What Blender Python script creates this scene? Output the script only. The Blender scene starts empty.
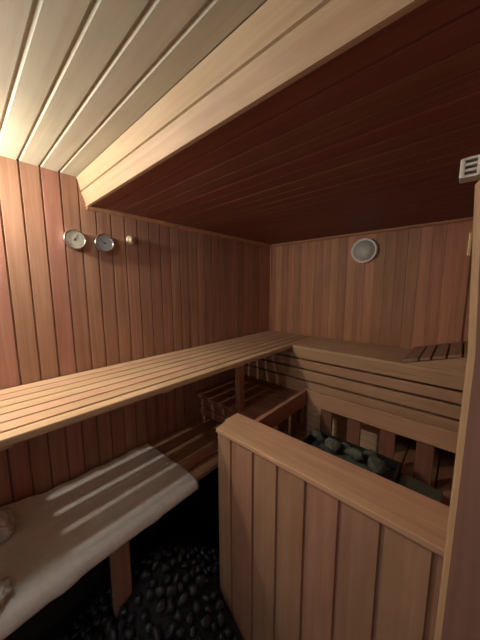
import bpy, bmesh, math, random
from mathutils import Vector, Matrix, noise
random.seed(7)
H = 1.6                      # camera height above the floor
COL = bpy.context.scene.collection
PI = math.pi

# ------------------------------------------------------------------ materials
def new_mat(name):
    m = bpy.data.materials.new(name); m.use_nodes = True
    nt = m.node_tree; b = nt.nodes['Principled BSDF']
    return m, nt, b

def wood(name, base, across='x', along='y', pitch=0.068, off=0.0, var=0.18, rough=0.55, dark=0.72, hue=0.0, grain=1.0, spec=0.35):
    m, nt, b = new_mat(name); N = nt.nodes; L = nt.links
    geo = N.new('ShaderNodeNewGeometry'); sep = N.new('ShaderNodeSeparateXYZ'); L.new(geo.outputs['Position'], sep.inputs[0])
    ax = {'x': 0, 'y': 1, 'z': 2}
    def mth(op, a, bb=None):
        n = N.new('ShaderNodeMath'); n.operation = op
        for i, v in enumerate((a, bb)):
            if v is None: continue
            if isinstance(v, (int, float)): n.inputs[i].default_value = v
            else: L.new(v, n.inputs[i])
        return n.outputs[0]
    u = sep.outputs[ax[across]]
    idx = mth('FLOOR', mth('DIVIDE', mth('SUBTRACT', u, off), pitch))
    wn = N.new('ShaderNodeTexWhiteNoise'); wn.noise_dimensions = '1D'; L.new(idx, wn.inputs['W'])
    wn2 = N.new('ShaderNodeTexWhiteNoise'); wn2.noise_dimensions = '1D'; L.new(mth('ADD', idx, 31.7), wn2.inputs['W'])
    mp = N.new('ShaderNodeVectorMath'); mp.operation = 'MULTIPLY'; L.new(geo.outputs['Position'], mp.inputs[0])
    sc = [38.0, 38.0, 38.0]; sc[ax[along]] = 1.6; mp.inputs[1].default_value = sc
    ad = N.new('ShaderNodeVectorMath'); ad.operation = 'ADD'; L.new(mp.outputs[0], ad.inputs[0])
    cmb = N.new('ShaderNodeCombineXYZ')
    r50 = mth('MULTIPLY', wn.outputs['Value'], 57.0)
    for i in range(3): L.new(r50, cmb.inputs[i])
    L.new(cmb.outputs[0], ad.inputs[1])
    ns = N.new('ShaderNodeTexNoise'); ns.inputs['Scale'].default_value = 1.0; ns.inputs['Detail'].default_value = 5; ns.inputs['Roughness'].default_value = .6
    ns.inputs['Distortion'].default_value = .8
    L.new(ad.outputs[0], ns.inputs['Vector'])
    # large soft mottling
    n2 = N.new('ShaderNodeTexNoise'); n2.inputs['Scale'].default_value = 5.0; n2.inputs['Detail'].default_value = 3; L.new(geo.outputs['Position'], n2.inputs['Vector'])
    ramp = N.new('ShaderNodeValToRGB'); e = ramp.color_ramp.elements
    e[0].position = .32; e[1].position = .68
    e[0].color = (base[0]*dark, base[1]*dark*.93, base[2]*dark*.88, 1); e[1].color = (*base, 1)
    L.new(ns.outputs['Fac'], ramp.inputs[0])
    # per board value and hue
    hsv = N.new('ShaderNodeHueSaturation'); L.new(ramp.outputs[0], hsv.inputs['Color'])
    val = mth('ADD', mth('MULTIPLY', wn2.outputs['Value'], 2*var), 1-var)
    val = mth('MULTIPLY', val, mth('ADD', mth('MULTIPLY', n2.outputs['Fac'], .3), .85))
    L.new(val, hsv.inputs['Value'])
    hh = mth('ADD', mth('MULTIPLY', wn.outputs['Value'], .02), .49+hue); L.new(hh, hsv.inputs['Hue'])
    L.new(hsv.outputs[0], b.inputs['Base Color'])
    b.inputs['Roughness'].default_value = rough
    b.inputs['Specular IOR Level'].default_value = spec
    bp = N.new('ShaderNodeBump'); bp.inputs['Strength'].default_value = .12*grain; bp.inputs['Distance'].default_value = .002
    L.new(ns.outputs['Fac'], bp.inputs['Height']); L.new(bp.outputs[0], b.inputs['Normal'])
    return m

def plain(name, col, rough=.5, metal=0.0, noise_amt=0.0, scale=30.0, bump=0.0, spec=.5):
    m, nt, b = new_mat(name); N = nt.nodes; L = nt.links
    b.inputs['Roughness'].default_value = rough; b.inputs['Metallic'].default_value = metal
    b.inputs['Specular IOR Level'].default_value = spec
    ns = N.new('ShaderNodeTexNoise'); ns.inputs['Scale'].default_value = scale; ns.inputs['Detail'].default_value = 4
    tc = N.new('ShaderNodeTexCoord'); L.new(tc.outputs['Object'], ns.inputs['Vector'])
    ramp = N.new('ShaderNodeValToRGB'); e = ramp.color_ramp.elements; e[0].position = .3; e[1].position = .7
    e[0].color = (*[c*(1-noise_amt) for c in col], 1); e[1].color = (*[min(1, c*(1+noise_amt)) for c in col], 1)
    L.new(ns.outputs['Fac'], ramp.inputs[0]); L.new(ramp.outputs[0], b.inputs['Base Color'])
    if bump:
        bp = N.new('ShaderNodeBump'); bp.inputs['Strength'].default_value = bump; bp.inputs['Distance'].default_value = .004
        L.new(ns.outputs['Fac'], bp.inputs['Height']); L.new(bp.outputs[0], b.inputs['Normal'])
    return m

# ------------------------------------------------------------------ mesh helpers (all coordinates relative to the camera height)
def box(bm, x0, x1, y0, y1, z0, z1, bev=0.0, seg=2):
    vs = [bm.verts.new((x, y, z+H)) for x in (x0, x1) for y in (y0, y1) for z in (z0, z1)]
    q = [(0, 1, 3, 2), (4, 6, 7, 5), (0, 4, 5, 1), (2, 3, 7, 6), (0, 2, 6, 4), (1, 5, 7, 3)]
    fs = [bm.faces.new([vs[i] for i in f]) for f in q]
    if bev:
        es = list({e for f in fs for e in f.edges})
        bmesh.ops.bevel(bm, geom=es, offset=bev, segments=seg, affect='EDGES', profile=.6)

def prism(bm, pts, ax, a0, a1, bev=0.0):
    """polygon pts in the two other axes (order kept) extruded along axis ax"""
    def P(p, a):
        v = list(p); v.insert(ax, a); return (v[0], v[1], v[2]+H)
    A = [bm.verts.new(P(p, a0)) for p in pts]; B = [bm.verts.new(P(p, a1)) for p in pts]
    n = len(pts); fs = [bm.faces.new(A), bm.faces.new(B[::-1])]
    for i in range(n): fs.append(bm.faces.new([A[i], B[i], B[(i+1) % n], A[(i+1) % n]]))
    bmesh.ops.recalc_face_normals(bm, faces=fs)
    if bev:
        es = list({e for f in fs for e in f.edges})
        bmesh.ops.bevel(bm, geom=es, offset=bev, segments=2, affect='EDGES', profile=.6)

def lathe(bm, prof, n=40, close=True):
    """profile (r, h) revolved about +Z at origin"""
    rings = []
    for r, h in prof:
        if r < 1e-6: rings.append([bm.verts.new((0, 0, h))])
        else: rings.append([bm.verts.new((r*math.cos(2*PI*i/n), r*math.sin(2*PI*i/n), h)) for i in range(n)])
    for a, b in zip(rings, rings[1:]):
        for i in range(n):
            j = (i+1) % n
            if len(a) == 1 and len(b) == 1: continue
            if len(a) == 1: bm.faces.new([a[0], b[i], b[j]])
            elif len(b) == 1: bm.faces.new([a[i], b[0], a[j]])
            else: bm.faces.new([a[i], b[i], b[j], a[j]])

def link(name, bm, mat, parent=None, smooth=False, mats=None):
    """link mesh; its origin goes to the middle of its base"""
    bmesh.ops.recalc_face_normals(bm, faces=bm.faces[:])
    xs = [v.co.x for v in bm.verts]; ys = [v.co.y for v in bm.verts]; zs = [v.co.z for v in bm.verts]
    c = Vector(((min(xs)+max(xs))/2, (min(ys)+max(ys))/2, min(zs)))
    for v in bm.verts: v.co -= c
    me = bpy.data.meshes.new(name); bm.to_mesh(me); bm.free()
    for mm in (mats or [mat]): me.materials.append(mm)
    if smooth:
        for p in me.polygons: p.use_smooth = True
    o = bpy.data.objects.new(name, me); COL.objects.link(o)
    o.location = c
    if parent is not None: o.parent = parent; o.location = c - parent_world(parent)
    return o

def parent_world(p):
    v = p.location.copy()
    while p.parent: p = p.parent; v += p.location
    return v

def local_part(name, bm, mat, parent, smooth=True, mats=None):
    """mesh given in the parent's own coordinates"""
    bmesh.ops.recalc_face_normals(bm, faces=bm.faces[:])
    me = bpy.data.meshes.new(name); bm.to_mesh(me); bm.free()
    for mm in (mats or [mat]): me.materials.append(mm)
    if smooth:
        for p in me.polygons: p.use_smooth = True
    o = bpy.data.objects.new(name, me); COL.objects.link(o); o.parent = parent
    return o

def thing(name, label, cat, loc, rot=(0, 0, 0), group=None):
    o = bpy.data.objects.new(name, None); COL.objects.link(o); o.empty_display_size = .05
    o.location = (loc[0], loc[1], loc[2]+H); o.rotation_euler = rot
    o['label'] = label; o['category'] = cat
    if group: o['group'] = group
    return o

def tag(o, label, cat, group=None):
    o['label'] = label; o['category'] = cat
    if group: o['group'] = group
    return o

def structure(o): o['kind'] = 'structure'; return o

def clad(name, mapf, l0, l1, u0, u1, pitch, off, mat, gw=.003, bw=.004, d=.005, thick=.02, kind=True):
    """boards side by side: l = length, u = across, n = out of the surface (0 = face); mapf(l,u,n)->xyz"""
    bm = bmesh.new(); pts = [(u0, 0.0)]
    k = math.ceil((u0-off)/pitch + 1e-6)
    while off + k*pitch < u1-1e-6:
        g = off + k*pitch
        for du, dn in ((-gw/2-bw, 0), (-gw/2, -d), (gw/2, -d), (gw/2+bw, 0)):
            uu = g+du
            if u0+1e-4 < uu < u1-1e-4: pts.append((uu, dn))
        k += 1
    pts += [(u1, 0.0), (u1, -thick), (u0, -thick)]
    A = [bm.verts.new(V3(mapf(l0, u, n))) for u, n in pts]; B = [bm.verts.new(V3(mapf(l1, u, n))) for u, n in pts]
    n = len(pts)
    bm.faces.new(A); bm.faces.new(B[::-1])
    for i in range(n): bm.faces.new([A[i], B[i], B[(i+1) % n], A[(i+1) % n]])
    o = link(name, bm, mat)
    return structure(o)

def V3(p): return (p[0], p[1], p[2]+H)

# ------------------------------------------------------------------ colours
CEDAR = (.45, .24, .165)
PALE = (.51, .39, .24)
BENCH = (.68, .47, .30)
PANEL = (.45, .265, .17)

XL, XR, YB, YF = -1.35, .10, 1.93, -1.0
ZC, ZS, ZF = .493, .378, -1.6
XRN = .60                                   # right wall of the entrance part
m_wl = wood('cedar boards of the left wall', CEDAR, 'y', 'z', .0672, .0085, .15)
m_wb = wood('cedar boards of the back wall', (.50, .26, .145), 'x', 'z', .0620, .01, .20, dark=.75)
m_wr = wood('cedar boards of the right wall', CEDAR, 'y', 'z', .0672, .0, .15)
m_ceil = wood('pale ceiling boards', (.50, .49, .38), 'y', 'x', .0672, .0085, .05, dark=.88, grain=.6)
m_fascia = wood('pale fascia boards', PALE, 'z', 'x', .071, .422+H, .06, dark=.82)
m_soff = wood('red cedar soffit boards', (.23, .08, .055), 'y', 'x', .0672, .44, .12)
m_trim = wood('cedar trim', (.50, .26, .16), 'z', 'x', 5, -9, .0)
m_floor = plain('dark tiled floor', (.055, .06, .055), .7, 0, .25, 14, .2)

# ------------------------------------------------------------------ the room
clad('wall_left', lambda l, u, n: (XL+n, u, l), ZF, ZC, YF, YB, .0672, .0085, m_wl, gw=.004, bw=.002, d=.008)
clad('wall_back', lambda l, u, n: (u, YB-n, l), ZF, ZS+.03, XL, XR, .0620, .01, m_wb, gw=.001, bw=.0012, d=.0025)
clad('wall_right', lambda l, u, n: (XR-n, u, l), ZF, ZS+.03, .56, YB, .0672, 0, m_wr)
clad('wall_entrance_right', lambda l, u, n: (XRN-n, u, l), ZF, ZC, YF, .54, .0672, 0, m_wr)
clad('wall_partition', lambda l, u, n: (u, .54-n, l), ZF, ZC, XR+.001, XRN, .0672, 0, wood('cedar boards beside the stove', CEDAR, 'x', 'z', .0672, 0))
m_wf = wood('cedar boards of the front wall', CEDAR, 'x', 'z', .0672, 0)
DX0, DX1, DZ = -.45, .30, .35              # doorway behind the camera
clad('wall_front_left', lambda l, u, n: (u, YF+n, l), ZF, ZC, XL, DX0, .0672, 0, m_wf)
clad('wall_front_right', lambda l, u, n: (u, YF+n, l), ZF, ZC, DX1, XRN, .0672, 0, m_wf)
clad('wall_front_top', lambda l, u, n: (u, YF+n, l), DZ, ZC, DX0, DX1, .0672, 0, m_wf)
clad('ceiling', lambda l, u, n: (l, u, ZC-n), XL, XRN, YF, .47, .0672, .0085, m_ceil, gw=.0035, bw=.0045, d=.006)
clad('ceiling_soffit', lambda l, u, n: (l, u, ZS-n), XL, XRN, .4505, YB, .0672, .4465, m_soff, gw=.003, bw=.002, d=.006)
bm = bmesh.new(); box(bm, XL-.03, XRN+.03, YF-.03, YB+.03, ZF-.03, ZF); structure(link('floor', bm, m_floor))

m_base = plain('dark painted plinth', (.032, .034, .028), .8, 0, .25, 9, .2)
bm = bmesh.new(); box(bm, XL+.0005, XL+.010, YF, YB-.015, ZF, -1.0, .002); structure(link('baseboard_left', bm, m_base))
# fascia of the dropped ceiling: two boards and a small lip
bm = bmesh.new()
prism(bm, [(.408, ZC), (.4225, .440), (.431, .438), (.431, .435), (.4235, .433), (.441, ZS), (.450, ZS), (.450, ZC)], 0, XL, XRN)
structure(link('trim_1', bm, m_fascia))
bm = bmesh.new(); box(bm, XL, XRN, .437, .450, ZS-.0055, ZS-.0005, .001); structure(link('trim_2', bm, m_fascia))
# mouldings in the corners under the soffit
def qround(bm, ax, a0, a1, c, s, su, sv):
    """quarter-round strip, corner c in the two other axes, pointing su/sv"""
    pts = [c, (c[0]+su*s, c[1])]
    for i in range(1, 5):
        t = i/5*PI/2; pts.append((c[0]+su*s*math.cos(t), c[1]+sv*s*math.sin(t)))
    pts.append((c[0], c[1]+sv*s)); prism(bm, pts, ax, a0, a1)
bm = bmesh.new(); qround(bm, 1, .44, YB, (XL, ZS), .019, 1, -1); structure(link('trim_3', bm, m_trim))
bm = bmesh.new(); qround(bm, 0, XL, XR, (YB, ZS), .017, -1, -1); structure(link('trim_4', bm, m_trim))
bm = bmesh.new(); box(bm, XL, XL+.012, YB-.012, YB, ZF, ZS-.017, .003); structure(link('trim_5', bm, m_trim))
bm = bmesh.new(); box(bm, -.055, .0, YB-.014, YB, -.40, ZS-.017, .002); structure(link('trim_6', bm, m_wb))

# glass door behind the camera
dr = bpy.data.objects.new('door_1', None); COL.objects.link(dr); dr.location = (DX0, YF, 0); dr['kind'] = 'structure'
m_frame = wood('door frame wood', BENCH, 'x', 'z', 3, -9)
bm = bmesh.new()
box(bm, DX0, DX0+.05, YF-.01, YF+.05, ZF, DZ, .003); box(bm, DX1-.05, DX1, YF-.01, YF+.05, ZF, DZ, .003); box(bm, DX0+.05, DX1-.05, YF-.01, YF+.05, DZ-.05, DZ, .003)
link('door_frame', bm, m_frame, dr)

# ------------------------------------------------------------------ upper bench along the left wall
ZU = -.40
XFU = -.887
m_by = wood('bench slats lengthwise', BENCH, 'x', 'y', .068, -1.346, .09, dark=.82, rough=.5)
m_bx = wood('bench slats crosswise', (.58, .39, .24), 'y', 'x', .0557, 1.54, .08, dark=.8, rough=.5)
m_bl = wood('bench legs', (.42, .19, .115), 'x', 'z', 3, -9, .0)
ub = thing('sauna_bench', 'long upper bench of pale wooden slats along the left wall', 'bench', (-1.12, .6, ZU-.335))
bm = bmesh.new()
gaps = [-1.278, -1.210, -1.142, -1.074, -1.006, -.938]
edges = [XL+.006] + [g for g in gaps for _ in (0, 1)] + [XFU]
for i in range(7):
    a = edges[2*i] + (.0045 if i else 0); b = edges[2*i+1] - (.0045 if i < 6 else 0)
    box(bm, a, b, -.55, YB-.004, ZU-.026, ZU, .006 if i == 6 else .003)
link('slatted_seat', bm, m_by, ub)
for y in (-.48, .02, .545, 1.035, 1.75):
    bm = bmesh.new(); box(bm, XL+.001, -.93, y-(.30 if y == .02 else 0), y+.045, ZU-.052, ZU-.0265, .003); link('cross_beam', bm, m_by, ub)  # near beam widened out of view to block light between the slats
bm = bmesh.new(); box(bm, -.965, -.93, 1.035, 1.08, -.7195, ZU-.052, .004); link('leg', bm, m_bl, ub)

# ------------------------------------------------------------------ back bench
YR = 1.54
bb = thing('sauna_bench', 'upper bench across the back wall with a slatted riser under its front edge', 'bench', (-.42, 1.74, -.7))
bm = bmesh.new()
for i in range(7):
    y0 = YR + i*.0557; box(bm, XFU+.004, XR-.002, y0, y0+.0487 if i < 6 else YB-.004, ZU-.022, ZU, .003)
link('slatted_seat', bm, m_bx, bb)
m_riser = wood('riser boards', (.54, .35, .21), 'z', 'x', .0735, H-.5625-.0735, .07, dark=.8)
bm = bmesh.new()
for z0, z1 in ((-.485, ZU-.0225), (-.554, -.497), (-.6315, -.566), (-.7285, -.6435)):
    xl = XL+.002
    if z1 > -.46: xl = XL+.002; z1 = -.454
    box(bm, xl, XR-.002, YR+.004, YR+.024, z0, z1, .003)
link('riser_panel', bm, m_riser, bb)
bm = bmesh.new(); box(bm, XFU+.004, XR-.002, YR+.001, YR+.024, -.4535, ZU-.0225, .002); link('front_board', bm, m_riser, bb)
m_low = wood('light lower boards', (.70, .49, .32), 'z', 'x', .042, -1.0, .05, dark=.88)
m_strip = plain('pale strip', (.78, .60, .44), .6)  # narrow pale strips between the lower boards
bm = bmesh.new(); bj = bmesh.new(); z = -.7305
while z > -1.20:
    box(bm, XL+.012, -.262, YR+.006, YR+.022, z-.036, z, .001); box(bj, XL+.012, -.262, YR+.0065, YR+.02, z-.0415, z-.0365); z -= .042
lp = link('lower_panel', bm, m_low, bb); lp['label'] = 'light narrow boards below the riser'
link('pale_strips', bj, m_strip, lp)
for x in (-1.30, -.86, -.40, .03):
    bm = bmesh.new(); box(bm, x, x+.04, YR+.0245, YR+.06, -.90, ZU-.0225, .003); link('leg', bm, m_bl, bb)
for x in (-.86, -.40, .03):
    bm = bmesh.new(); box(bm, x, x+.04, YR+.0605, YB-.004, -.46, ZU-.0225, .003); link('cross_beam', bm, m_bl, bb)

# ------------------------------------------------------------------ middle step in the corner
st = thing('slatted_step', 'dark slatted corner step between the two bench levels, below the upper benches', 'step', (-1.05, 1.32, -.93))
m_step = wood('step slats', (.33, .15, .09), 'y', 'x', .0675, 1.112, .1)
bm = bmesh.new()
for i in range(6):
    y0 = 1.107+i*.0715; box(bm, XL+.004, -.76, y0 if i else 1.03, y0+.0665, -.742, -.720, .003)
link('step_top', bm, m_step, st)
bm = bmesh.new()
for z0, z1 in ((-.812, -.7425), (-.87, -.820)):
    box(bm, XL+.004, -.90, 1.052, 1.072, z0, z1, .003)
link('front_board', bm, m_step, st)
for x, y in ((XL+.02, 1.073), (-.94, 1.073), (XL+.02, 1.47), (-.80, 1.47)):
    bm = bmesh.new(); box(bm, x, x+.04, y, y+.04, -.925, -.7425, .003); link('leg', bm, m_bl, st)

# ------------------------------------------------------------------ lower benches
ZL = -.93; XFL = -.915
lb = thing('sauna_bench', 'lower bench of reddish slats along the left wall, half covered by a pale sheet', 'bench', (-1.13, .5, ZF))
m_lb = wood('lower bench slats', (.46, .25, .15), 'x', 'y', .0725, XL, .14, dark=.8)
bm = bmesh.new()
w = (XFL-XL-.004)/6
for i in range(6):
    a = XL+.004+i*w; box(bm, a, a+w-.007 if i < 5 else XFL, -.55, 1.40, ZL-.026, ZL, .004)
link('slatted_seat', bm, m_lb, lb)
for y in (-.45, .31, 1.2):
    bm = bmesh.new(); box(bm, XL+.003, XFL-.012, y, y+.04, ZL-.075, ZL-.0265, .003); link('cross_beam', bm, m_bl, lb)
m_leg = wood('lower bench leg', (.42, .25, .19), 'x', 'z', 3, -9, 0)
for y in (-.45, .31, 1.2):
    bm = bmesh.new(); box(bm, XFL-.052, XFL-.026, y-.01, y+.062, ZF, ZL-.0755 if True else 0, .004); link('leg', bm, m_leg, lb)

lb2 = thing('sauna_bench', 'low rear bench of reddish slats seen through the right end of the stove guard', 'bench', (-.1, 1.65, ZF))
bm = bmesh.new()
x = -.247
while x < .08:
    box(bm, x, min(x+.066, XR-.004), 1.30, 1.922, ZL-.024, ZL, .003); x += .0725
link('slatted_seat', bm, m_lb, lb2)
for x in (-.235, .04):
    bm = bmesh.new(); box(bm, x, x+.04, 1.43, 1.9, ZL-.075, ZL-.0245, .003); link('cross_beam', bm, m_bl, lb2)
    bm = bmesh.new(); box(bm, x, x+.04, 1.45, 1.49, ZF, ZL-.0755, .003); link('leg', bm, m_bl, lb2)

# ------------------------------------------------------------------ wedge headrest
hr = thing('headrest', 'sloping slatted wooden headrest at the right end of the back bench', 'headrest', (-.06, 1.74, ZU))
bm = bmesh.new()
def zt(x): return -.393 + (x+.225)*.30
prism(bm, [(-.225, ZU+.001), (.085, ZU+.001), (.085, zt(.085)-.006), (-.205, ZU+.004)], 1, YR+.006, YR+.026)
bmesh.ops.transform(bm, matrix=Matrix.Identity(4), verts=bm.verts)
link('side_board', bm, m_riser, hr)
bm = bmesh.new()
prism(bm, [(-.225, ZU+.001), (.085, ZU+.001), (.085, zt(.085)-.006), (-.205, ZU+.004)], 1, YB-.03, YB-.01)
link('side_board', bm, m_riser, hr)
m_hs = wood('headrest slats', (.38, .25, .16), 'x', 'y', .0775, -.2325, .04)
bm = bmesh.new()
for x0, x1 in ((-.222, -.158), (-.150, -.107), (-.099, -.049), (-.041, .008), (.016, .085)):
    prism(bm, [(x0, zt(x0)-.004), (x1, zt(x1)-.004), (x1, zt(x1)+.012), (x0, zt(x0)+.012)], 1, YR+.004, YB-.008, .002)
link('slats', bm, m_hs, hr)

# ------------------------------------------------------------------ stove enclosure: clad front panel, cap, rails and balusters
K = .55/.6
gz = -.60
en = thing('stove_guard', 'wooden stove enclosure with a tall boarded front panel, broad cap and slatted rails', 'guard', (-.33, .9, ZF))
PX0 = -.764; PY = .704
pb = [-.764, -.680, -.561, -.449, -.338, -.227, -.1145, -.001, XR]
m_pan = wood('panel boards', PANEL, 'x', 'z', .1122, -.784, .12, dark=.8)
bm = bmesh.new(); pts = [(PX0+.002, PY)]
for g in pb[1:-1]:
    pts += [(g-.009, PY), (g-.006, PY+.009), (g+.0035, PY+.009), (g+.0045, PY)]
pts += [(XR-.002, PY), (XR-.002, PY+.10), (PX0+.002, PY+.10)]
prism(bm, pts, 2, ZF, gz-.022)
link('front_panel', bm, m_pan, en)
m_cap = wood('cap board', (.60, .38, .235), 'y', 'x', .3, .5, .0, dark=.78)
bm = bmesh.new()
prism(bm, [(PX0+.006, .690), (-.002+XR, .690), (XR-.002, .850), (-.777, .850), (-.777, .764), (-.769, .761), (-.757, .699)], 2, gz-.0215, gz, .004)
link('cap', bm, m_cap, en)
m_railx = wood('rear rail', (.54, .34, .20), 'z', 'x', .5, 0, .0, dark=.8)
m_raily = wood('side rail', (.40, .22, .14), 'z', 'y', .5, 0, .0, dark=.8)
xr = -.652; yr = 1.321
bm = bmesh.new()
prism(bm, [(xr, yr), (XR-.002, yr), (XR-.002, yr+.022), (xr-.022, yr+.022)], 2, gz-.089, gz, .003)
link('rail', bm, m_railx, en)
bm = bmesh.new()
prism(bm, [(xr, .815), (xr, yr-.001), (xr-.022, yr+.021), (xr-.022, .815)], 2, gz-.089, gz-.0002, .003)
link('rail', bm, m_raily, en)
m_bal = wood('balusters', (.26, .125, .08), 'x', 'z', .1, 0, .1)
for c in (-.542, -.390, -.231, -.081, .06):
    bm = bmesh.new(); box(bm, c-.033, c+.033, yr+.0225, yr+.040, ZF, gz-.012, .003); link('baluster', bm, m_bal, en)
for c in (.927, 1.075, 1.216):
    bm = bmesh.new(); box(bm, xr-.040, xr-.0225, c-.031, c+.031, ZF, gz-.012, .003); link('baluster', bm, m_bal, en)

# ------------------------------------------------------------------ stove with stones
m_steel = plain('dark stove steel', (.05, .055, .05), .45, .6, .15, 20)
m_black = plain('black stove rim', (.012, .012, .012), .6, .2, .2, 20)
m_grey = plain('grey green stove plate', (.10, .11, .095), .5, .3, .15, 20)
sv = thing('sauna_stove', 'dark steel sauna stove behind the boarded panel, open top filled with stones', 'stove', (-.33, 1.0, ZF))
sx0, sx1, sy0, sy1 = -.567, -.153, .915, 1.265
zt_s = -.785
bm = bmesh.new()
box(bm, sx0, sx1, sy0, sy1, ZF+.10, zt_s-.10, .006)
link('body', bm, m_steel, sv)
bm = bmesh.new()
t = .012
box(bm, sx0, sx1, sy0, sy0+t, zt_s-.0995, zt_s, .003); box(bm, sx0, sx1, sy1-t, sy1, zt_s-.0995, zt_s, .003)
box(bm, sx0, sx0+t, sy0+t, sy1-t, zt_s-.0995, zt_s, .003); box(bm, sx1-t, sx1, sy0+t, sy1-t, zt_s-.0995, zt_s, .003)
link('stone_basket', bm, m_black, sv)
bm = bmesh.new()
prism(bm, [(sx1+.004, zt_s-.35), (sx1+.15, zt_s-.35), (sx1+.15, zt_s-.045), (sx1+.004, zt_s-.03)], 1, sy0+.02, sy1-.02, .006)
link('terminal_box', bm, m_grey, sv)
for x in (sx0+.03, sx1-.07):
    for y in (sy0+.03, sy1-.07):
        bm = bmesh.new(); box(bm, x, x+.04, y, y+.04, ZF, ZF+.0995, .003); link('foot', bm, m_black, sv)

def stone_mesh(seed, flat=.7, sub=2, angular=.25):
    bm = bmesh.new(); bmesh.ops.create_icosphere(bm, subdivisions=sub, radius=1)
    rnd = random.Random(seed); o = Vector((rnd.random()*50, rnd.random()*50, rnd.random()*50))
    planes = [(Vector((rnd.gauss(0, 1), rnd.gauss(0, 1), rnd.gauss(0, 1))).normalized(), rnd.uniform(.45, .75)) for _ in range(9)]
    for v in bm.verts:
        v.co *= 1 + angular*noise.noise(v.co*1.3+o)
        for n, d in planes:
            k = v.co.dot(n)
            if k > d: v.co -= n*(k-d)*.85
        v.co.z *= flat; v.co.y *= .8
    return bm
m_stone = plain('grey green stove stone', (.10, .112, .09), .8, 0, .35, 3.0, .5)
protos = []
stone_spots = [(.0, .0)]
gz_t = zt_s
vis = [(-.475, 1.10, .048, .2, -.005), (-.395, 1.065, .050, .5, .0), (-.31, 1.075, .052, -.3, -.002), (-.205, 1.055, .046, 1.0, .004),
       (-.44, .99, .050, .9, -.01), (-.335, .98, .050, 2.0, -.01), (-.23, .965, .048, .3, -.012), (-.475, .90, .042, 1.5, -.014), (-.38, .895, .045, .1, -.014),
       (-.285, .89, .044, .8, -.016), (-.195, .885, .042, .4, -.014), (-.36, 1.125, .034, .1, -.03), (-.255, 1.13, .036, .6, -.02)]
stone_desc = ['flat grey-green stove stone at the left back corner of the stove top', 'blunt grey-green stone in the back row of the stove, second from left',
 'long flat grey-green stone in the middle of the back row on the stove', 'upright angular grey-green stone at the right back corner of the stove top']
for i, (x, y, r, a, dz) in enumerate(vis):
    x *= 1.09; y = y*1.09+.01; r *= 1.08; dz += .012
    flat = .95 if i == 3 else (.5 if i in (0, 2) else .68)
    bm = stone_mesh(100+i, flat)
    me = bpy.data.meshes.new('stove_stone'); bm.to_mesh(me); bm.free(); me.materials.append(m_stone)
    o = bpy.data.objects.new('stove_stone', me); COL.objects.link(o)
    o.scale = (r, r, r); o.rotation_euler = (.35*math.sin(i*2.3), .35*math.cos(i*1.7), a); o.location = (x, y, zt_s+dz-.006+H)
    tag(o, stone_desc[i] if i < 4 else 'grey-green stone in the stove basket hidden low behind the cap', 'stone', 'stones on the stove')
# filling under the visible stones
bm = bmesh.new(); box(bm, sx0+t+.001, sx1-t-.001, sy0+t+.001, sy1-t-.001, zt_s-.099, zt_s-.042, .01)
o = link('rock_fill', bm, m_stone); tag(o, 'layer of dark rock filling the stove basket under the loose stones', 'rocks'); o['kind'] = 'stuff'

# ------------------------------------------------------------------ pile of black stones under the lower bench
PC = (-.92, .47); PR = .42; PH = .40
def ph(x, y):
    r = math.hypot((x-PC[0]), (y-PC[1])*.85)
    return max(0., PH*(1-(r/PR)**1.25))
m_dark = plain('dark floor stone', (.028, .030, .038), .42, 0, .5, 1.7, .25, spec=.6)
m_gravel = plain('dark gravel', (.018, .018, .02), .9, 0, .4, 60, .8)
bm = bmesh.new(); n = 34; grid = []
for i in range(n+1):
    row = []
    for j in range(n+1):
        x = max(XL+.004, PC[0]+(i/n-.5)*2*PR); y = PC[1]+(j/n-.5)*2*PR/.85
        if y > .68: x = min(x, -.78)
        z = ph(x, y)-.012 + .006*noise.noise(Vector((x*30, y*30, 0)))
        row.append(bm.verts.new((x, y, max(z, .001)+ZF+H)))
    grid.append(row)
for i in range(n):
    for j in range(n): bm.faces.new([grid[i][j], grid[i+1][j], grid[i+1][j+1], grid[i][j+1]])
bmesh.ops.remove_doubles(bm, verts=bm.verts, dist=1e-5)
o = link('gravel_mound', bm, m_gravel, smooth=True); tag(o, 'dark gravel mound on the floor under the lower bench, carrying black stones', 'gravel'); o['kind'] = 'stuff'
smeshes = []
for s in range(6):
    bm = stone_mesh(300+s, .75, 2, .3); me = bpy.data.meshes.new('floor_stone'); bm.to_mesh(me); bm.free(); me.materials.append(m_dark)
    for p in me.polygons: p.use_smooth = True
    smeshes.append(me)
cand = []
rnd = random.Random(5)
for _ in range(6000):
    x = rnd.uniform(-1.25, -.52); y = rnd.uniform(.06, .80)
    if ph(x, y) < .004: continue
    if abs(x-(XFL-.039)) < .036 and abs(y-.336) < .06: continue
    if x > -.81 and y > .66: continue
    r = rnd.uniform(.020, .032)
    if all(math.hypot(x-a, y-b) > (r+c)*.62 for a, b, c in cand): cand.append((x, y, r))
cand = sorted(cand, key=lambda c: -(c[0]*.3-c[1]*.0)-ph(c[0], c[1])*2)[:295]
for i, (x, y, r) in enumerate(cand):
    o = bpy.data.objects.new('floor_stone', smeshes[i % 6]); COL.objects.link(o)
    o.location = (x, y, ZF+H+ph(x, y)+r*.30); o.scale = (r, r*rnd.uniform(.9, 1.3), r*rnd.uniform(.9, 1.3))
    o.rotation_euler = (rnd.uniform(-.9, .9), rnd.uniform(-.9, .9), rnd.uniform(0, 6.28))
    tag(o, 'small black rounded stone in the heap on the floor under the lower bench', 'stone', 'black stones heaped under the lower bench')

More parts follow.
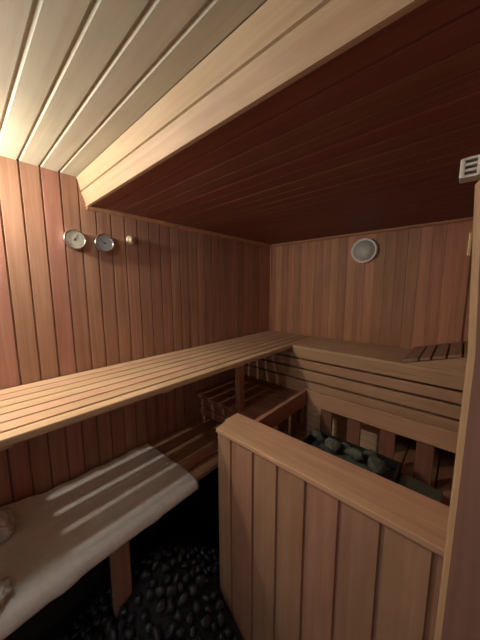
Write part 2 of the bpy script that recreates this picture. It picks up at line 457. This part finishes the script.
# ------------------------------------------------------------------ sheet on the lower bench
m_cloth = plain('pale cotton sheet', (.80, .77, .70), .9, 0, .05, 60, .25, spec=.1)
bm = bmesh.new()
YE = .70; nu, nv = 70, 90
prof = []
top = XL+.015
L1 = XFL-top; hang = .040
grid = []
for j in range(nv+1):
    y = -.30 + (YE+.30)*j/nv; row = []
    for i in range(nu+1):
        ylocal = y
        s = (L1+hang)*i/nu
        hg = 0
        nzv = noise.noise(Vector((s*7, y*5, 1.3)))*.5+noise.noise(Vector((s*16+y*8, y*9, 4.1)))*.35
        near = max(0., min(1., (.22-y)/.25))
        if s <= L1-.012:
            x = top+s; z = ZL+.0055+abs(nzv)*(.004+.012*near)
            gx = ((x-XL-.004) % w)/w
            if gx > .88: z -= .0012
            z += .045*near*max(0, 1-s/.10)
            z += .004*max(0, (1-s/.02))
            if s < .03: z += .010*noise.noise(Vector((y*14, 0, 2)))+.006
        else:
            k = s-(L1-.012)
            a = min(PI/2, k/.012)
            x = top+L1-.012+.024*math.sin(a); z = ZL+.0055-.014*(1-math.cos(a))-max(0, k-.012*PI/2)*(1.0+.25*near)
            wv = noise.noise(Vector((y*9, .5, 0)))*.4+noise.noise(Vector((y*21, .5, 3)))*.2
            x += (.006+abs(wv)*.014)*min(1, max(0, k-.005)/.03)*(1+1.0*near)
            z += wv*.012*min(1, k/.04)
        edge = max(0, (j-nv+4)/4)
        ylocal += .018*noise.noise(Vector((x*6, 0, 7)))*(j/nv)
        ylocal -= .03*(1-min(1, s/L1))*(j/nv)*1.0
        row.append(bm.verts.new((x, ylocal, z+H)))
    grid.append(row)
for j in range(nv):
    for i in range(nu): bm.faces.new([grid[j][i], grid[j][i+1], grid[j+1][i+1], grid[j+1][i]])
o = link('bench_sheet', bm, m_cloth, smooth=True)
tag(o, 'pale cotton sheet spread over the near half of the lower bench, hanging over its front', 'sheet')
md = o.modifiers.new('thickness', 'SOLIDIFY'); md.thickness = .003; md.offset = 1

# crumpled towel at the near end
def crumple(name, label, cx, cy, rx, ry, hh, seed, mat, rot=0):
    bm = bmesh.new(); bmesh.ops.create_uvsphere(bm, u_segments=64, v_segments=40, radius=1)
    for v in bm.verts:
        p = v.co.copy(); q = p*1.6+Vector((seed, 0, 0))
        f = 1+.45*noise.noise(q)
        ridge = 1-abs(noise.noise(q*1.9))*2.2
        f += .16*ridge
        x, y, z = p.x*f, p.y*f, p.z*f
        z = max(z, -.25)+.25
        v.co = Vector((x*rx, y*ry, z*hh))
    bmesh.ops.rotate(bm, verts=bm.verts, cent=(0, 0, 0), matrix=Matrix.Rotation(rot, 3, 'Z'))
    for v in bm.verts: v.co += Vector((cx, cy, ZL+.022+H))
    o = link(name, bm, mat, smooth=True); tag(o, label, 'towel'); return o
m_towel = plain('white towel terry', (.66, .64, .58), .95, 0, .08, 120, .6, spec=.1)
crumple('towel', 'crumpled white towel on the sheet at the left edge, nearer the wall', -1.25, .008, .075, .05, .05, 3.3, m_towel, .3)
crumple('towel', 'bunched cream towel at the front edge of the lower bench, at the lower left edge', -.965, -.018, .05, .035, .03, 8.1, m_towel, .2)

# ------------------------------------------------------------------ round dials on the left wall (axis +X)
m_chrome = plain('brushed chrome', (.62, .60, .57), .22, 1.0, .05, 60)
m_dial1 = plain('cream dial', (.62, .60, .52), .4)
m_dial2 = plain('grey dial', (.34, .35, .38), .35)
m_ink = plain('black ink', (.03, .03, .03), .6)
m_red = plain('dark grey ink', (.14, .14, .15), .6)
RX = (0, PI/2, 0)
def gauge(name, label, y, z, r, dialmat, ang, major, dep=.03):
    t = thing(name, label, 'gauge', (XL, y, z), RX)
    bm = bmesh.new(); lathe(bm, [(0, -.0005), (r*.93, -.0005), (r*.95, .004), (r*.95, dep*.6), (r, dep*.7), (r, dep*.92), (r*.96, dep), (r*.90, dep), (r*.875, dep*.82), (0, dep*.82)])
    local_part('case', bm, m_chrome, t)
    bm = bmesh.new(); lathe(bm, [(0, dep*.83), (r*.872, dep*.83), (r*.872, dep*.86), (0, dep*.86)]); local_part('dial', bm, dialmat, t, False)
    bm = bmesh.new()
    for k in range(major):
        a = math.radians(-140+280*k/(major-1))
        d = Vector((-math.cos(a), math.sin(a), 0)); s = Vector((-d.y, d.x, 0))
        r0, r1, wd = r*(.66 if k % 5 == 0 else .72), r*.80, r*(.022 if k % 5 == 0 else .012)
        for zz in (0,):
            vs = [bm.verts.new(d*rr+s*ww+Vector((0, 0, hz))) for hz in (dep*.861, dep*.868) for rr, ww in ((r0, -wd), (r1, -wd), (r1, wd), (r0, wd))]
            for f in ((0, 1, 2, 3), (4, 5, 6, 7), (0, 1, 5, 4), (1, 2, 6, 5), (2, 3, 7, 6), (3, 0, 4, 7)): bm.faces.new([vs[i] for i in f])
    local_part('scale_marks', bm, m_red, t, False)
    bm = bmesh.new(); d = Vector((-math.cos(ang), math.sin(ang), 0)); s = Vector((-d.y, d.x, 0))
    pts = [d*-r*.2+s*r*.05, d*r*.62+s*r*.012, d*r*.62-s*r*.012, d*-r*.2-s*r*.05]
    vs = [bm.verts.new(p+Vector((0, 0, hz))) for hz in (dep*.885, dep*.90) for p in pts]
    for f in ((0, 1, 2, 3), (4, 5, 6, 7), (0, 1, 5, 4), (1, 2, 6, 5), (2, 3, 7, 6), (3, 0, 4, 7)): bm.faces.new([vs[i] for i in f])
    ndl = local_part('needle', bm, m_ink, t, False)
    bm = bmesh.new(); lathe(bm, [(0, dep*.865), (r*.09, dep*.865), (r*.09, dep*.93), (0, dep*.93)], 16); local_part('pivot', bm, m_ink, t)
    return t
gauge('thermometer', 'round chrome wall thermometer with a cream dial and black needle, left of the two', .376, .215, .044, m_dial1, .55, 21)
gauge('hygrometer', 'round chrome wall gauge with a bluish grey dial, right of the two', .500, .214, .043, m_dial2, -.9, 21)
# small cream knob
kn = thing('sensor_knob', 'small cream round sensor knob on the left wall, right of the two gauges', 'knob', (XL, .640, .249), RX)
m_cream = plain('cream plastic', (.66, .58, .40), .4)
bm = bmesh.new(); lathe(bm, [(0, .0005), (.023, .0005), (.023, .006), (.020, .010), (.016, .012), (0, .012)], 32); local_part('rosette', bm, m_cream, kn)
bm = bmesh.new(); lathe(bm, [(0, .0122), (.013, .0122), (.0135, .018), (.010, .026), (0, .028)], 28); local_part('button', bm, m_cream, kn)
bm = bmesh.new()
for s in (-1, 1):
    vs = bmesh.ops.create_cube(bm, size=1)['verts']
    bmesh.ops.scale(bm, vec=(.020, .0022, .003), verts=vs); bmesh.ops.translate(bm, vec=(0, s*.004, .0275), verts=vs)
local_part('slot', bm, m_ink, kn, False)

# ------------------------------------------------------------------ round bulkhead lamps
m_white = plain('white lamp ring', (.95, .94, .90), .4)
m_glass = plain('frosted grey glass', (.50, .50, .45), .22, 0, .3, 220, .5)
def bulkhead(label, loc, rot, lit=False, r=.083):
    t = thing('wall_lamp', label, 'lamp', loc, rot)
    bm = bmesh.new(); lathe(bm, [(0, .0005), (r*.98, .0005), (r, .006), (r, .026), (r*.97, .034), (r*.92, .036), (r*.85, .030), (r*.83, .024), (0, .022)], 56)
    local_part('ring', bm, m_white, t)
    bm = bmesh.new(); rg = r*.825
    lathe(bm, [(rg, .0245)] + [(rg*math.cos(k/10*PI/2), .0245+.034*math.sin(k/10*PI/2)) for k in range(1, 10)] + [(0, .0585)], 56)
    local_part('glass', bm, m_lit if lit else m_glass, t)
    return t
m_lit, nt, b = new_mat('lit frosted glass')
b.inputs['Base Color'].default_value = (.9, .88, .8, 1); b.inputs['Emission Color'].default_value = (1, .93, .78, 1); b.inputs['Emission Strength'].default_value = 6
bulkhead('round white bulkhead lamp, unlit, with grey frosted glass, high on the back wall', (-.553, YB, .251), (PI/2, 0, 0), r=.084)
LAMP = (XL, -.12, .335)
bulkhead('round white bulkhead lamp, lit, on the left wall beside the near end of the bench', LAMP, (0, PI/2, 0), True, r=.05)

# ------------------------------------------------------------------ right post with the white slotted housing
pt = thing('partition_post', 'tall pale wooden post at the right edge, in front of the stove guard', 'post', (.05, .52, ZF))
m_post_shaded = wood('shaded post front', (.25, .135, .105), 'y', 'z', 3, -9, .0, dark=.82, grain=.5)  # weak light on the front is put into this darker colour
m_post_lit = wood('lit post side', (.42, .27, .155), 'y', 'z', 3, -9, .0, dark=.8, grain=.5)  # lamplight on the left strip is put into this paler colour
Y0, Y1 = .492, .512
ztop = .150
def post_ring(z):
    k = min(1, (ztop-z)/.25); dx = -.0043+.0133*k
    c = .008
    return [(dx, Y1), (dx, Y0+c*.9), (dx+c*.35, Y0+c*.3), (dx+c, Y0), (XR-.004, Y0), (XR-.004, Y1)]
bm = bmesh.new(); rings = []
zs_ = [ZF, -.80, -.40, -.10, 0.03, ztop-.008, ztop]
for k, z in enumerate(zs_):
    rg = post_ring(z)
    if k == len(zs_)-1: rg = [(x+(.006 if i < 3 else 0), y) for i, (x, y) in enumerate(rg)]
    rings.append([bm.verts.new((x, y, z+H)) for x, y in rg])
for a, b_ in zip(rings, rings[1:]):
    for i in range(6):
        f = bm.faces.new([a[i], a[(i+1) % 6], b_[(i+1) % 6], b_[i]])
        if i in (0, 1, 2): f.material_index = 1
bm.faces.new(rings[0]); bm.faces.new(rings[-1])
link('post_board', bm, None, pt, mats=[m_post_shaded, m_post_lit])
m_sliver = plain('pale yellow', (.50, .36, .17), .4, .5)
bm = bmesh.new(); box(bm, -.0042, -.0002, Y0+.010, Y0+.018, .045, .078, .001)  # small pale yellow sliver on the left of the post
link('pale_sliver', bm, m_sliver, pt)['label'] = 'pale yellow sliver on the right post'

hs = thing('vent_housing', 'small white plastic housing with three dark slots, on top of the right post', 'housing', (.03, .47, ztop))
m_plast = plain('aged white plastic', (.58, .55, .48), .5)
bm = bmesh.new()
hx0, hx1, hz0, hz1 = -.0215, .075, ztop+.0005, ztop+.0265
hy0, hy1 = .485, .510
box(bm, hx0, hx0+.006, hy0, hy1, hz0, hz1, .002)
box(bm, hx0+.018, hx1, hy0, hy1, hz0, hz1, .002)
n = 3; bar = .0033; gap = (hz1-hz0-4*bar)/3
for k in range(4):
    z = hz0+k*(bar+gap); box(bm, hx0+.005, hx0+.019, hy0+.0006, hy1-.001, z, z+bar)
link('shell', bm, m_plast, hs)
bm = bmesh.new(); box(bm, hx0+.0062, hx0+.0178, hy1-.012, hy1-.002, hz0+.001, hz1-.001); link('insert', bm, m_ink, hs)

# ------------------------------------------------------------------ light
def point(name, loc, col, e, r):
    l = bpy.data.lights.new(name, 'POINT'); l.color = col; l.energy = e; l.shadow_soft_size = r
    o = bpy.data.objects.new(name, l); COL.objects.link(o); o.location = (loc[0], loc[1], loc[2]+H); return o
point('lamp_bulb', (XL+.095, LAMP[1], LAMP[2]), (1.0, .90, .77), 23.5, .022)
l = bpy.data.lights.new('doorway_light', 'AREA'); l.shape = 'RECTANGLE'; l.size = .65; l.size_y = 1.5; l.energy = 1.6; l.color = (.85, .9, 1.0)
o = bpy.data.objects.new('doorway_light', l); COL.objects.link(o); o.location = (-.075, YF-.05, -.6+H); o.rotation_euler = (PI/2, 0, 0)

bulkhead('round white bulkhead lamp, lit, flush on the pale ceiling above the bench entrance', (-.78, -.27, ZC), (PI, 0, 0), True, r=.07)
point('ceiling_lamp_bulb', (-.78, -.27, ZC-.11), (.86, .97, 1.0), 6.2, .05)
w_ = bpy.data.worlds.new('World'); bpy.context.scene.world = w_; w_.use_nodes = True
w_.node_tree.nodes['Background'].inputs[0].default_value = (.5, .55, .65, 1); w_.node_tree.nodes['Background'].inputs[1].default_value = .15

# ------------------------------------------------------------------ camera
R = ((0.74557626, -0.0839745, 0.6611084), (0.66641759, 0.09678751, -0.73926976), (-0.00190722, 0.99175625, 0.12812455))
cam = bpy.data.cameras.new('Camera'); co = bpy.data.objects.new('Camera', cam); COL.objects.link(co)
M = Matrix(R).to_4x4(); M.translation = Vector((0, 0, H)); co.matrix_world = M
cam.sensor_fit = 'HORIZONTAL'; cam.sensor_width = 36; cam.lens = 252/480*36; cam.clip_start = .02
sc = bpy.context.scene; sc.camera = co
sc.view_settings.view_transform = 'Standard'; sc.view_settings.look = 'None'
sc.view_settings.exposure = -0.08; sc.view_settings.gamma = 1; sc.view_settings.use_curve_mapping = False
